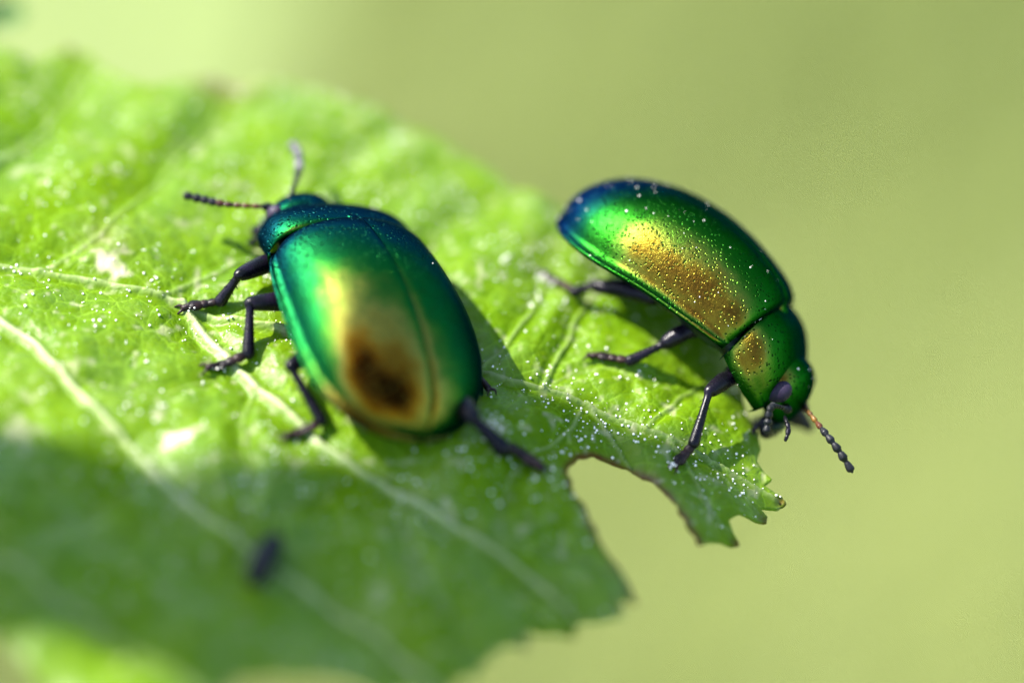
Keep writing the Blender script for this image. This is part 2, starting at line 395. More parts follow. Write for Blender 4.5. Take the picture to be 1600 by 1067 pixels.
Z = Z + 0.04 * vnoise(VX, VY, 1.7, 11) + 0.018 * vnoise(VX, VY, 3.6, 12) + 0.010 * vnoise(VX, VY, 7.5, 13)
Z = Z - 0.25 * np.exp(-edge_d / 0.5)                                # margins roll down
def sub(pts): return np.array(pts)
bite = np.zeros(NV); d, _, _ = seg_dist(VX, VY, bite_line); bite = np.exp(-(d / (0.11 + 0.06 * vnoise(VX, VY, 2.5, 21))) ** 2)
for t in tips: bite = np.maximum(bite, 0.9 * np.exp(-((VX - t[0]) ** 2 + (VY - t[1]) ** 2) / 0.16 ** 2))
pale = np.zeros(NV); dry = np.zeros(NV)
for (a, b, sx, sy, ang, amp) in [(172, 412, 0.30, 0.32, 0.2, 0.9), (278, 686, 0.45, 0.20, 0.2, 1.0), (253, 655, 0.14, 0.14, 0, 0.7), (702, 788, 0.2, 0.16, 0.6, 0.6), (770, 668, 0.2, 0.3, 0.4, 0.6), (30, 680, 0.4, 0.5, 0.3, 0.35)]:
    c = hit(a, b); pale = np.maximum(pale, amp * np.clip(1.3 * gauss(VX, VY, c[0], c[1], sx, sy, ang) + 0.7 * vnoise(VX, VY, 4.5, 31) - 0.35, 0, 1))
c = hit(352, 122); dry = np.maximum(dry, gauss(VX, VY, c[0], c[1], 0.7, 0.5))
c = hit(165, 368); dry = np.maximum(dry, 0.35 * gauss(VX, VY, c[0], c[1], 0.5, 0.6))
rim = np.exp(-edge_d / 0.35)
# normals from a finite difference on the quad grid
P = np.stack([VX, VY, Z], 1)
fn = np.cross(P[q[:, 2]] - P[q[:, 0]], P[q[:, 3]] - P[q[:, 1]])
N = np.zeros((NV, 3))
for c in range(4): np.add.at(N, q[:, c], fn)
N /= np.linalg.norm(N, axis=1)[:, None] + 1e-12
TH = 0.10 + 0.08 * vein
Pb = P - N * TH[:, None]
top = q; bot = q[:, ::-1] + NV
sidef = np.stack([bE[:, 1], bE[:, 0], bE[:, 0] + NV, bE[:, 1] + NV], 1)
me = bpy.data.meshes.new('leaf'); allV = np.concatenate([P, Pb]); allF = np.concatenate([top, bot, sidef])
me.vertices.add(len(allV)); me.vertices.foreach_set('co', allV.ravel())
me.loops.add(allF.size); me.loops.foreach_set('vertex_index', allF.ravel().astype(np.int32))
me.polygons.add(len(allF)); me.polygons.foreach_set('loop_start', np.arange(0, allF.size, 4, dtype=np.int32))
me.update(calc_edges=True); me.validate()
for nm, arr in (('vein', vein), ('bite', bite), ('pale', pale), ('dry', dry), ('rim', rim)):
    at = me.attributes.new(nm, 'FLOAT', 'POINT'); at.data.foreach_set('value', np.concatenate([arr, arr]).astype(np.float32))
me.shade_smooth()
def leaf_mat():
    k = NT('leaf blade'); v = k.coord()
    ve = k.attr('vein'); bi = k.attr('bite'); pa = k.attr('pale'); dr = k.attr('dry')
    wv = k.noise(v, 1.5, 3, 0.6, out='Color')
    vv = k.n('ShaderNodeMix', data_type='VECTOR'); vv.inputs[0].default_value = 0.25; k.l(v, vv.inputs[4]); k.l(wv, vv.inputs[5]); vv = vv.outputs[1]
    e1 = k.voro(vv, 1.5, 'DISTANCE_TO_EDGE'); e2 = k.voro(vv, 5.0, 'DISTANCE_TO_EDGE')
    v1 = k.rng(e1, 0.0, 0.035, 1.0, 0.0); v2 = k.rng(e2, 0.0, 0.07, 1.0, 0.0)
    n1 = k.noise(v, 0.35, 3, 0.5); n2 = k.noise(v, 3.0, 5, 0.65); n3 = k.noise(v, 22.0, 4, 0.6)
    c = k.mix(k.rng(n1, 0.35, 0.65), RGB(0.080, 0.152, 0.002), RGB(0.110, 0.184, 0.003))
    c = k.mix(k.rng(n2, 0.35, 0.7, 0, 0.5), c, RGB(0.048, 0.125, 0.003))
    c = k.mix(k.math('MULTIPLY', v1, 0.7), c, RGB(0.17, 0.30, 0.015))
    c = k.mix(k.math('MULTIPLY', v2, 0.32), c, RGB(0.12, 0.23, 0.012))
    c = k.mix(k.math('MULTIPLY', k.math('POWER', ve, 1.3), 0.85), c, RGB(0.45, 0.50, 0.26))
    c = k.mix(k.math('MULTIPLY', k.attr('rim'), 0.25), c, RGB(0.16, 0.22, 0.03))
    c = k.mix(k.math('MULTIPLY', pa, 0.9), c, RGB(0.62, 0.52, 0.42))
    c = k.mix(k.math('MULTIPLY', dr, 0.8), c, RGB(0.16, 0.13, 0.06))
    c = k.mix(k.math('MULTIPLY', bi, k.rng(n2, 0.3, 0.6, 0.6, 1.0)), c, RGB(0.09, 0.035, 0.012))
    h = k.math('ADD', k.math('MULTIPLY', k.rng(e1, 0, 0.25), 0.9), k.math('MULTIPLY', k.rng(e2, 0, 0.3), 0.45))
    h = k.math('ADD', h, k.math('MULTIPLY', n3, 0.35))
    h = k.math('ADD', h, k.math('MULTIPLY', n2, 0.8))
    nrm = k.bump(h, 0.7, 0.035)
    p = k.pbr(Base_Color=c, Roughness=k.rng(n2, 0.3, 0.7, 0.28, 0.45), Normal=nrm, Specular_IOR_Level=k.rng(k.noise(v, 0.45, 4, 0.6), 0.40, 0.68, 0.04, 0.48))
    t = k.n('ShaderNodeBsdfTranslucent')
    tc = k.mix(k.math('MAXIMUM', bi, dr), RGB(0.34, 0.62, 0.015), RGB(0.12, 0.06, 0.01)); tc = k.mix(k.math('MULTIPLY', ve, 0.5), tc, RGB(0.4, 0.5, 0.15))
    k.l(tc, t.inputs[0]); k.l(nrm, t.inputs[1])
    m = k.n('ShaderNodeMixShader'); m.inputs[0].default_value = 0.30; k.l(p.outputs[0], m.inputs[1]); k.l(t.outputs[0], m.inputs[2]); k.l(m.outputs[0], k.out.inputs[0]); return k.m
LEAF = leaf_mat(); me.materials.append(LEAF)
leaf = bpy.data.objects.new('leaf', me); COL.objects.link(leaf)
tag(leaf, 'large sunlit toothed green leaf with an eaten bite, carrying both beetles', 'leaf')
# true surface height lookup for everything that touches the leaf
grid_z = np.full((nx, ny), np.nan); grid_z[used // ny, used % ny] = Z
def real_h(X, Y):
    i = int(round((float(X) - x0) / CELL)); j = int(round((float(Y) - y0) / CELL))
    if 0 <= i < nx and 0 <= j < ny and not math.isnan(grid_z[i, j]): return grid_z[i, j]
    return float(low_h(X, Y))
def touch(px, py, h=0.0): return hit(px, py, h, real_h)

# ------------------------------------------------------------------ beetles
def camv(x, y, z): return CR * x + CU * y - CF * z          # camera-plane vector (right, up, to the viewer)
def frame(F_, U_, origin):
    F_ = np.array(F_, float); F_ /= np.linalg.norm(F_); U_ = np.array(U_, float); U_ -= F_ * (U_ @ F_); U_ /= np.linalg.norm(U_); X_ = np.cross(F_, U_)
    return Matrix(((X_[0], F_[0], U_[0], origin[0]), (X_[1], F_[1], U_[1], origin[1]), (X_[2], F_[2], U_[2], origin[2]), (0, 0, 0, 1)))

YF, YL, WM, ZM, Z0 = 2.55, 6.6, 2.55, 2.15, 0.95       # elytra front, length, half-width, dome height, margin height
def elytron_grid(sgn):
    tau = np.linspace(0, 1, 84); s = 1 - (1 - tau) ** 1.8; s = np.concatenate([[0, 0.004, 0.010], s[1:]]); s = np.unique(s)
    def Wf(s): 
        f = sm_interp(s, [0, 0.02, 0.06, 0.14, 0.3, 0.5, 0.6], [0.74, 0.82, 0.885, 0.935, 0.975, 1.0, 0.995])
        r = np.where(s > 0.52, (1 - np.clip((s - 0.52) / 0.48, 0, 1) ** 2.3) ** (1 / 2.15), 1.0); return WM * f * r
    def Zf(s):
        f = sm_interp(s, [0, 0.012, 0.04, 0.12, 0.28, 0.42, 0.6], [0.50, 0.66, 0.73, 0.83, 0.96, 1.0, 1.0])
        r = np.where(s > 0.42, (1 - np.clip((s - 0.42) / 0.58, 0, 1) ** 2.3) ** (1 / 1.95), 1.0); return ZM * f * r
    W = Wf(s); Zt = Zf(s); Y = YF - YL * s
    dW = np.gradient(W, s); dY = -YL * np.ones_like(s); n = np.stack([-dY, dW], 1); n /= np.linalg.norm(n, axis=1)[:, None]   # outward normal (x, y)
    n[:, 1] = np.where(s < 0.02, 0, n[:, 1])
    zm = Z0 + 0.16 * np.exp(-((s - 0.02) / 0.16) ** 2) - 0.10 * np.sin(np.pi * s) + 0.05 * s     # margin line
    TH_ = np.linspace(0, 1, 44) ** 0.9 * R(84); rows = []
    flare = sm_interp(s, [0, 0.05, 0.15, 0.88, 1.0], [0.15, 0.6, 1, 1, 0.35])
    for i in range(len(s)):
        ins = 0.16 * flare[i]; Wd = max(W[i] - ins * n[i, 0], 0.0); ydome = -ins * n[i, 1]
        row = []
        for th in TH_:
            a = math.sin(th) ** 0.96; hh = math.cos(th) ** 0.90
            x = 0.010 + Wd * a; z = zm[i] + Zt[i] * hh
            if x < 0.07: z -= 0.05 * (1 - x / 0.07) ** 2 * min(1, Zt[i])
            row.append((x, Y[i] + ydome * a ** 3, z))
        for off, dz in ((0.075, -0.01), (0.12, 0.012), (0.165, 0.03), (0.195, 0.01), (0.205, -0.04), (0.17, -0.11), (0.05, -0.15), (-0.2, -0.17), (-0.5, -0.10)):
            x = max(0.008, W[i] + (off - 0.16) * n[i, 0] * flare[i]); row.append((x, Y[i] + (off - 0.16) * n[i, 1] * flare[i], zm[i] + dz))
        rows.append(row)
    G = np.array(rows); G[..., 0] *= sgn
    return G[:, ::-1] if sgn < 0 else G
def pronotum_grid():
    us = np.linspace(-1, 1, 61); vs = np.linspace(0, 1, 34); rows = []
    for v in vs:
        row = []
        hw = sm_interp(v, [0, 0.15, 0.45, 0.8, 0.95, 1], [2.04, 2.08, 2.00, 1.62, 1.36, 1.22])
        top_ = sm_interp(v, [0, 0.06, 0.3, 0.7, 0.95, 1.0], [1.30, 1.40, 1.46, 1.26, 0.98, 0.86])
        zm = 0.92 + 0.06 * (1 - v) - 0.22 * v
        for u in us:
            yr = 2.46 + 0.22 * u * u; yf = 4.22 + 0.30 * abs(u) ** 3.0
            a = abs(u); hh = (max(0, 1 - a ** 2.1)) ** 0.72
            z = zm + top_ * hh + (0.05 if 0.955 < a else (-0.03 if 0.88 < a else 0))
            x = hw * math.copysign(math.sin(min(a, 1) * math.pi / 2) ** 0.98, u)
            row.append((x, yr + (yf - yr) * v, z))
        rows.append(row)
    G = np.array(rows)
    # folded under rims
    first = G[0] + np.array((0, 0.05, -0.22)); last = G[-1] + np.array((0, -0.08, -0.25))
    G = np.concatenate([[first], G, [last]]); l = G[:, :1] * np.array((0.93, 1, 1)) - np.array((0, 0, 0.28)); r = G[:, -1:] * np.array((0.93, 1, 1)) - np.array((0, 0, 0.28))
    return np.concatenate([l, G, r], 1)[:, ::-1]
def body_mesh():
    """belly and breast: one continuous surface"""
    mb = MB(); rows = []
    for y, w_, zt, zb in ((-3.75, 0.25, 1.1, 0.85), (-3.4, 0.95, 1.4, 0.62), (-2.6, 1.6, 1.6, 0.40), (-1.5, 2.0, 1.7, 0.28), (0, 2.15, 1.8, 0.22), (1.2, 2.1, 1.8, 0.20), (2.0, 1.85, 1.8, 0.25), (2.5, 1.55, 1.7, 0.36), (3.2, 1.6, 1.7, 0.38), (3.9, 1.2, 1.6, 0.50), (4.3, 0.8, 1.5, 0.8), (4.5, 0.3, 1.3, 1.0)):
        c = (zt + zb) / 2; rows.append([(w_ * math.copysign(abs(math.cos(a)) ** 0.8, math.cos(a)), y, c + (zt - zb) / 2 * math.copysign(abs(math.sin(a)) ** 0.9, math.sin(a))) for a in np.linspace(0, 2 * math.pi, 28, endpoint=False)])
    G = np.array(rows); k = len(G); tt = np.linspace(0, k - 1, (k - 1) * 4 + 1)
    G2 = np.empty((len(tt), G.shape[1], 3))
    for j in range(G.shape[1]):
        for c in range(3): G2[:, j, c] = catmull(np.arange(k), G[:, j, c], tt)
    mb.grid(G2, closed=True); return mb
HC = np.array((0, 4.42, 1.18))                       # head centre
def head_mesh():
    mb = MB(); rows = []
    for i in range(33):
        th = math.pi * min(max(i / 32, 0.004), 0.996); row = []
        for p in np.linspace(0, 2 * math.pi, 44, endpoint=False):
            x, y, z = math.sin(th) * math.cos(p), math.sin(th) * math.sin(p), math.cos(th)
            r = 1.0
            X_ = 1.02 * x * (1 - 0.22 * max(0, y) ** 2 - 0.12 * max(0, -z)); Y_ = 0.86 * y + 0.10 * max(0, y) * (1 - abs(x)) ; Z_ = 0.74 * z
            Z_ -= 0.45 * max(0, y) ** 1.6                     # face slopes down and forward
            if y > 0.2 and z > -0.2: Z_ -= 0.05 * math.exp(-(x / 0.10) ** 2) * (y - 0.2)    # frontal line
            Y_ += 0.0
            row.append((HC[0] + X_, HC[1] + Y_, HC[2] + Z_))
        rows.append(row)
    mb.grid(np.array(rows), closed=True); return mb

def bend(q, k, zm, by=-1.0, bz=0.6):
    """stretch the dome to height zm and arch the fore body downwards with curvature k"""
    q = np.array(q, float); m = q[:, 2] > 0.95; q[m, 2] = 0.95 + (q[m, 2] - 0.95) * np.where(q[m, 1] > YF, 1 + (zm / ZM - 1) * 0.7, zm / ZM)
    y = np.maximum(q[:, 1] - by, 0); th = k * y; z = q[:, 2] - bz; m = q[:, 1] > by
    ny = by + np.sin(th) / k + z * np.sin(th); nz = bz - (1 - np.cos(th)) / k + z * np.cos(th)
    q[:, 1] = np.where(m, ny, q[:, 1]); q[:, 2] = np.where(m, nz, q[:, 2]); return q
def beetle(label, M, shell, legs, antennae, headmat=None, nod=0.25, zm=2.0, palps=(), fore=1.0, head_yaw=0.0, head_shift=(0, 0, 0), head_scale=1.0):
    root = empty('leaf_beetle', M); tag(root, label, 'beetle', 'leaf beetles on the leaf')
    Mi = np.array(M.inverted()); L = lambda p: (Mi @ np.array((*p, 1.0)))[:3]
    def turn(P_):
        q = (np.array(P_, float) - HC) * head_scale; c, s_ = math.cos(head_yaw), math.sin(head_yaw)
        return np.stack([q[:, 0] * c - q[:, 1] * s_, q[:, 0] * s_ + q[:, 1] * c, q[:, 2]], 1) + HC + np.array(head_shift)
    def put(mb, name, mat, par):
        if name in ('head', 'eye', 'labrum', 'mandible', 'palp'): mb.V = [tuple(v) for v in turn(mb.V)]
        if name == 'pronotum': mb.V = [(v[0] * fore, v[1], v[2]) for v in mb.V]
        mb.V = [tuple(v) for v in bend(mb.V, nod, zm)]; return mb.build(name, mat, par)
    put(body_mesh(), 'body', mats['belly'], root)
    el = []
    for sg in (-1, 1):
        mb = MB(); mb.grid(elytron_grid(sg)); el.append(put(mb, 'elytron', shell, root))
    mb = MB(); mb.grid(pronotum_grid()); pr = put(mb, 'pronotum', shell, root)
    mb = MB(); mb.tube([(0, 2.62, 2.30), (0, 2.35, 2.47), (0, 2.12, 2.52)], [0.24, 0.15, 0.03], flat=0.4); put(mb, 'scutellum', shell, root)
    hd = put(head_mesh(), 'head', headmat or shell, root)
    for sg in (-1, 1):
        mb = MB(); mb.ball(HC + np.array((sg * 0.86, 0.16, 0.10)), (0.21, 0.26, 0.35), nu=24, nv=16); put(mb, 'eye', mats['eye'], hd)
    mb = MB(); mb.ball(HC + np.array((0, 0.92, -0.62)), (0.42, 0.20, 0.22)); put(mb, 'labrum', mats['belly'], hd)
    for sg in (-1, 1):
        mb = MB(); mb.tube([HC + np.array((sg * 0.42, 0.72, -0.72)), HC + np.array((sg * 0.40, 1.0, -0.86)), HC + np.array((sg * 0.12, 1.16, -0.88))], [0.20, 0.17, 0.05]); put(mb, 'mandible', mats['leg'], hd)
        mb = MB(); b = HC + np.array((sg * 0.55, 0.66, -0.80))
        for i, (dx, dy, dz, r_) in enumerate(((0, 0, 0, .085), (.07, .10, -.16, .085), (.08, .22, -.33, .10), (.04, .32, -.52, .075))):
            e = b + np.array((sg * dx, dy, dz)); d_ = np.array((sg * .01, .05, -.075)); mb.tube([e - d_, e + d_], [r_ * .75, r_], sub=3)
        put(mb, 'palp', mats['leg'], hd)
    for pts in palps:
        mb = MB(); P_ = [L(p) for p in pts]
        for a_, b_, r_ in zip(P_[:-1], P_[1:], (0.055, 0.07, 0.085, 0.06)): mb.tube([a_ + (b_ - a_) * .08, (a_ + b_) / 2, b_ - (b_ - a_) * .08], [r_ * .7, r_, r_ * .85], sub=3)
        mb.build('palp', mats['leg'], hd)
    # antennae: scape is the part, the other ten joints its sub-parts
    for sg, (pts, mt) in zip((-1, 1), antennae):
        W_ = [np.array(p) for p in pts]; base = np.array(M @ Vector(bend(turn([HC + np.array((sg * 0.46, 0.66, 0.02))]), nod, zm)[0]))
        P_ = np.array([L(p) for p in [base] + W_]); dd = np.r_[0, np.cumsum(np.linalg.norm(np.diff(P_, axis=0), axis=1))]; tot = dd[-1]
        lens = np.array([1.7, 1.0, 1.35, 1.2, 1.1, 1.1, 1.1, 1.05, 1.1, 1.1, 1.5]); lens = lens / lens.sum() * tot; cum = np.r_[0, np.cumsum(lens)]
        T = np.interp(cum, dd, np.arange(len(P_)))
        pos = np.stack([catmull(np.arange(len(P_)), P_[:, c], T) for c in range(3)], 1)
        rb = [0.135, 0.085, 0.070, 0.070, 0.075, 0.085, 0.105, 0.115, 0.120, 0.125, 0.115]
        ant = None
        for i in range(11):
            a, b = pos[i], pos[i + 1]; r_ = rb[i] * 1.08 * min(1.0, 0.45 + 0.55 * tot / 2.6); mb = MB(); g_ = (b - a) * 0.06
            mb.tube([a + g_, a + (b - a) * .35, a + (b - a) * .78, b - g_], [r_ * .45, r_ * .8, r_, r_ * (.75 if i < 10 else .35)], n=12, sub=3)
            mm = mats[mt[i]]
            if i == 0: ant = mb.build('antenna', mm, root)
            else: mb.build('antenna_segment', mm, ant)
    for lg in legs:
        cox = bend([lg['coxa']], nod, zm)[0]; Kp = L(lg['knee']); An = L(lg['ankle']); ft = [L(p) for p in lg['foot']]
        mb = MB(); thin = lg.get('k', 1.0)
        fm = cox + (Kp - cox) * 0.5 + np.array((0, 0, 0.05)); u = (An - Kp)
        mb.tube([cox, cox + (fm - cox) * 0.5, fm, Kp + (fm - Kp) * 0.25, Kp, Kp + u * 0.10, Kp + u * 0.35, Kp + u * 0.75, An],
                np.array([0.26, 0.25, 0.27, 0.22, 0.17, 0.115, 0.115, 0.15, 0.175]) * thin, n=14, sub=5)
        mb.ball(cox + np.array((-0.12 * np.sign(cox[0]), 0, 0.05)), (0.36, 0.34, 0.3))
        ua = u / (np.linalg.norm(u) + 1e-9); pa_ = np.cross(ua, (0.3, 0.5, 0.8)); pa_ /= np.linalg.norm(pa_); pb_ = np.cross(ua, pa_)
        for t_ in np.linspace(0.15, 1.0, 34):           # bristles along the shin
            an = rng.uniform(0, 6.283); d_ = pa_ * math.cos(an) + pb_ * math.sin(an); b0 = Kp + u * t_ + d_ * 0.09 * thin
            mb.tube([b0, b0 + d_ * 0.10 + ua * 0.08], [0.014, 0.005], n=4, sub=1)
        lo = mb.build('leg', mats['leg'], root)
        # foot: three pads, a claw joint and two claws
        fp = np.array([An] + ft); dd = np.r_[0, np.cumsum(np.linalg.norm(np.diff(fp, axis=0), axis=1))]; tot = dd[-1]
        at_ = lambda f: np.array([np.interp(f * tot, dd, fp[:, c]) for c in range(3)])
        mb = MB(); up = np.array((0, 0, 1.0))
        for a, b, r_, fl in ((0.03, 0.24, 0.15, 0.75), (0.25, 0.44, 0.155, 0.7), (0.43, 0.68, 0.19, 0.6)):
            A_, B_ = at_(a), at_(b); mb.tube([A_, A_ + (B_ - A_) * .5, B_], [r_ * .5 * thin, r_ * .85 * thin, r_ * thin], n=12, sub=3, flat=fl)
        A_, B_ = at_(0.6), at_(0.93); mb.tube([A_, (A_ + B_) / 2 + up * 0.06, B_], [0.06 * thin, 0.075 * thin, 0.10 * thin], n=10, sub=3)
        d_ = (B_ - A_) / (np.linalg.norm(B_ - A_) + 1e-9); sd = np.cross(d_, up); sd /= np.linalg.norm(sd) + 1e-9
        for sg in (-1, 1):
            mb.tube([B_, B_ + d_ * .13 + sd * sg * .10 + up * .03, B_ + d_ * .24 + sd * sg * .14 - up * .10], [0.05, 0.04, 0.012], n=8, sub=4)
        mb.build('foot', mats['foot'], lo)
        if lg.get('rust'):
            mb = MB(); mb.ball(An, 0.165 * thin); mb.build('joint', mats['rust'], lo)
        else:
            mb = MB(); mb.ball(An, 0.17 * thin); mb.build('joint', mats['leg'], lo)
    return root, el + [pr, hd]

def at_depth(px, py, dz):                           # a point on the sight line, dz mm nearer than the focal plane
    return CAMP + ray(px, py) * (DIST - dz)
# --- right beetle: head down over the rim
MR = frame(camv(0.84, -0.445, 0.30), camv(0.36, 0.90, 0.30), at_depth(1046, 474, -2.5)) @ Matrix.Diagonal((0.95, 0.945, 0.945, 1))
def RW(x, y, z): return np.array(MR @ Vector(bend([(x, y, z)], 0.13, 2.34)[0]))
CX = [(1.15, 3.3, 0.45), (1.25, 1.4, 0.32), (1.15, -0.2, 0.32)]
right_legs = [
    dict(coxa=CX[2], knee=touch(926, 446, 0.75), ankle=touch(898, 456, 0.28), foot=[touch(878, 442, 0.16), touch(858, 434, 0.12), touch(842, 424, 0.1)]),
    dict(coxa=CX[1], knee=touch(1036, 538, 0.75), ankle=touch(985, 563, 0.22), foot=[touch(962, 560, 0.16), touch(942, 556, 0.12), touch(920, 556, 0.08)]),
    dict(coxa=CX[0], knee=touch(1108, 612, 0.9), ankle=touch(1084, 692, 0.26), foot=[touch(1075, 704, 0.16), touch(1064, 716, 0.12), touch(1054, 728, 0.08)]),
    dict(coxa=(-1.0, 3.3, 0.45), knee=at_depth(1264, 668, -3.4), ankle=at_depth(1205, 650, -3.6), foot=[at_depth(1192, 656, -3.4), at_depth(1180, 662, -3.2), at_depth(1170, 668, -3.1)]),
    dict(coxa=(-1.25, 1.4, 0.32), knee=RW(-2.4, 1.5, 0.2), ankle=RW(-2.3, 1.2, -1.5), foot=[RW(-2.0, 1.1, -1.7), RW(-1.7, 1.0, -1.8), RW(-1.4, 1.0, -1.85)]),
    dict(coxa=(-1.15, -0.2, 0.32), knee=RW(-2.4, -1.1, 0.3), ankle=RW(-2.2, -1.8, -1.3), foot=[RW(-1.9, -2.0, -1.5), RW(-1.6, -2.2, -1.6), RW(-1.3, -2.4, -1.65)]),
]
amber = ['brownseg', 'brownseg', 'amber', 'amber', 'amber', 'brownseg', 'blackseg', 'blackseg', 'blackseg', 'blackseg', 'blackseg']
right_ant = [([at_depth(1264, 644, -0.6), at_depth(1276, 660, -0.3), at_depth(1292, 680, 0.1), at_depth(1312, 706, 0.2), at_depth(1332, 738, 0.2)], amber),
             ([at_depth(1206, 634, 0.4), at_depth(1201, 652, 0.4), at_depth(1197, 677, 0.4)], ['blackseg'] * 11)]
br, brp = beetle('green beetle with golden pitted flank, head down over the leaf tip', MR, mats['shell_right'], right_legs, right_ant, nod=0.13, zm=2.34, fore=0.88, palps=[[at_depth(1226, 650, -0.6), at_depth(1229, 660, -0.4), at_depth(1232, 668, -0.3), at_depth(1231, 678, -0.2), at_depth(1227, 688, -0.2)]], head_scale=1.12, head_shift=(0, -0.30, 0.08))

# --- left beetle: seen from behind, heading up and away
ML = frame(camv(-0.314, 0.794, -0.521), camv(0.44, 0.57, 0.70), hit(567, 536, 0.08)) @ Matrix.Diagonal((1.08, 1.0, 1.0, 1))
def LW(x, y, z): return np.array(ML @ Vector((x, y, z)))
left_legs = [
    dict(coxa=(-1.15, 3.3, 0.45), knee=touch(374, 430, 0.85), ankle=touch(345, 470, 0.25), foot=[touch(325, 474, 0.16), touch(305, 477, 0.12), touch(284, 482, 0.06)], k=1.0, rust=True),
    dict(coxa=(-1.25, 1.4, 0.32), knee=touch(391, 474, 0.95), ankle=touch(388, 552, 0.25), foot=[touch(366, 562, 0.16), touch(345, 571, 0.12), touch(322, 574, 0.08)], rust=True),
    dict(coxa=(-1.15, -0.2, 0.32), knee=touch(454, 572, 0.8), ankle=touch(502, 656, 0.28), foot=[touch(486, 668, 0.16), touch(466, 676, 0.12), touch(444, 682, 0.08)]),
    dict(coxa=(1.15, 3.3, 0.45), knee=LW(1.9, 3.2, 0.6), ankle=LW(2.1, 2.7, 0.15), foot=[LW(2.2, 2.5, 0.12), LW(2.3, 2.3, 0.1), LW(2.4, 2.2, 0.08)]),
    dict(coxa=(1.25, 1.4, 0.32), knee=LW(2.5, 1.2, 1.0), ankle=LW(3.0, 0.2, 0.3), foot=[touch(742, 606, 0.2), touch(757, 604, 0.2), touch(776, 613, 0.1)]),
    dict(coxa=(1.15, -0.2, 0.32), knee=touch(738, 652, 0.7), ankle=touch(786, 700, 0.3), foot=[touch(806, 702, 0.25), touch(826, 717, 0.22), touch(848, 732, 0.15)], k=1.35),
]
darkamb = ['blackseg', 'blackseg', 'brownseg', 'brownseg', 'brownseg', 'brownseg', 'brownseg', 'blackseg', 'blackseg', 'blackseg', 'blackseg']
left_ant = [([touch(412, 323, 1.5), touch(385, 322, 1.5), touch(350, 319, 1.4), touch(318, 312, 1.3), touch(287, 305, 1.2)], darkamb),
            ([touch(456, 304, 1.5), touch(463, 282, 1.4), touch(468, 258, 1.3), touch(465, 238, 1.25), touch(455, 224, 1.2)], darkamb[:2] + ['blackseg'] * 5 + ['paleseg'] * 4)]
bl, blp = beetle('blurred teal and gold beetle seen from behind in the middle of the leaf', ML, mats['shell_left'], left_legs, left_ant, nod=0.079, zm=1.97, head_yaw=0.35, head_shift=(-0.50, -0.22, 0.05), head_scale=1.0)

# ------------------------------------------------------------------ dropping
def pellet(px, py, px2, py2):
    a = touch(px, py, 0.36); b = touch(px2, py2, 0.33); c = (a + b) / 2
    M = Matrix.Translation(Vector(c)); mb = MB()
    mb.tube([a - c, (a - c) * .5 + np.array((0, 0, .05)), (b - c) * .5 + np.array((0, 0, .05)), b - c], [0.24, 0.33, 0.34, 0.27], n=18, sub=6)
    o = mb.build('dropping', mats['blackseg']); o.location = c; return o
pl = pellet(429, 846, 401, 900); tag(pl, 'small black oblong dropping lying on the shaded lower part of the leaf', 'dropping')

# ------------------------------------------------------------------ pollen
ICO = bmesh.new(); bmesh.ops.create_icosphere(ICO, subdivisions=1, radius=1.0)
iv = np.array([v.co[:] for v in ICO.verts]); ifc = [tuple(v.index for v in f.verts) for f in ICO.faces]; ICO.free()
k = NT('pollen'); p = k.pbr(Base_Color=RGB(0.85, 0.83, 0.74), Roughness=0.6); k.l(p.outputs[0], k.out.inputs[0]); POL = k.m
V = []; F = []
def grain(p_, r_):
    b = len(V); V.extend((iv * r_ + p_).tolist()); F.extend([(a + b, c + b, d + b) for a, c, d in ifc])
dens = 0.25 + 1.6 * np.exp(-(seg_dist(VX, VY, on_leaf([(740, 560), (850, 600), (1010, 665), (1140, 740)]))[0] / 0.9) ** 2) + 1.6 * smooth(-14, -6, -np.abs(VX - 1)) * (vnoise(VX, VY, 0.5, 77) > 0.1) + 1.0 * (vnoise(VX, VY, 0.8, 78) > 0.45)
dens *= (edge_d > 0.05) * (0.2 + 0.8 * smooth(-7.5, -3.0, VY - 0.1 * VX)); dens /= dens.sum()
for i in rng.choice(NV, 2600, p=dens, replace=False):
    r_ = float(np.clip(rng.lognormal(-4.05, 0.52), 0.009, 0.040)); grain(P[i] + N[i] * r_ * 0.8, r_)
    if rng.random() < 0.12:
        grain(P[i] + N[i] * r_ * 0.8 + np.array((rng.normal(0, r_ * 1.6), rng.normal(0, r_ * 1.6), 0)), r_ * 0.8)
for x_, y_, s_, n_ in ((848, 434, 0.10, 26), (868, 440, 0.08, 10), (1052, 726, 0.07, 14), (772, 662, 0.22, 40), (300, 482, 0.1, 8), (345, 575, 0.1, 8)):
    c_ = touch(x_, y_, 0.16)
    for _ in range(n_): grain(c_ + rng.normal(0, s_, 3) * (1, 1, 0.6), float(rng.uniform(0.016, 0.034)))
o = mesh_obj('pollen', V, F, POL); tag(o, 'white pollen grains scattered over the green leaf', 'pollen', kind='stuff')
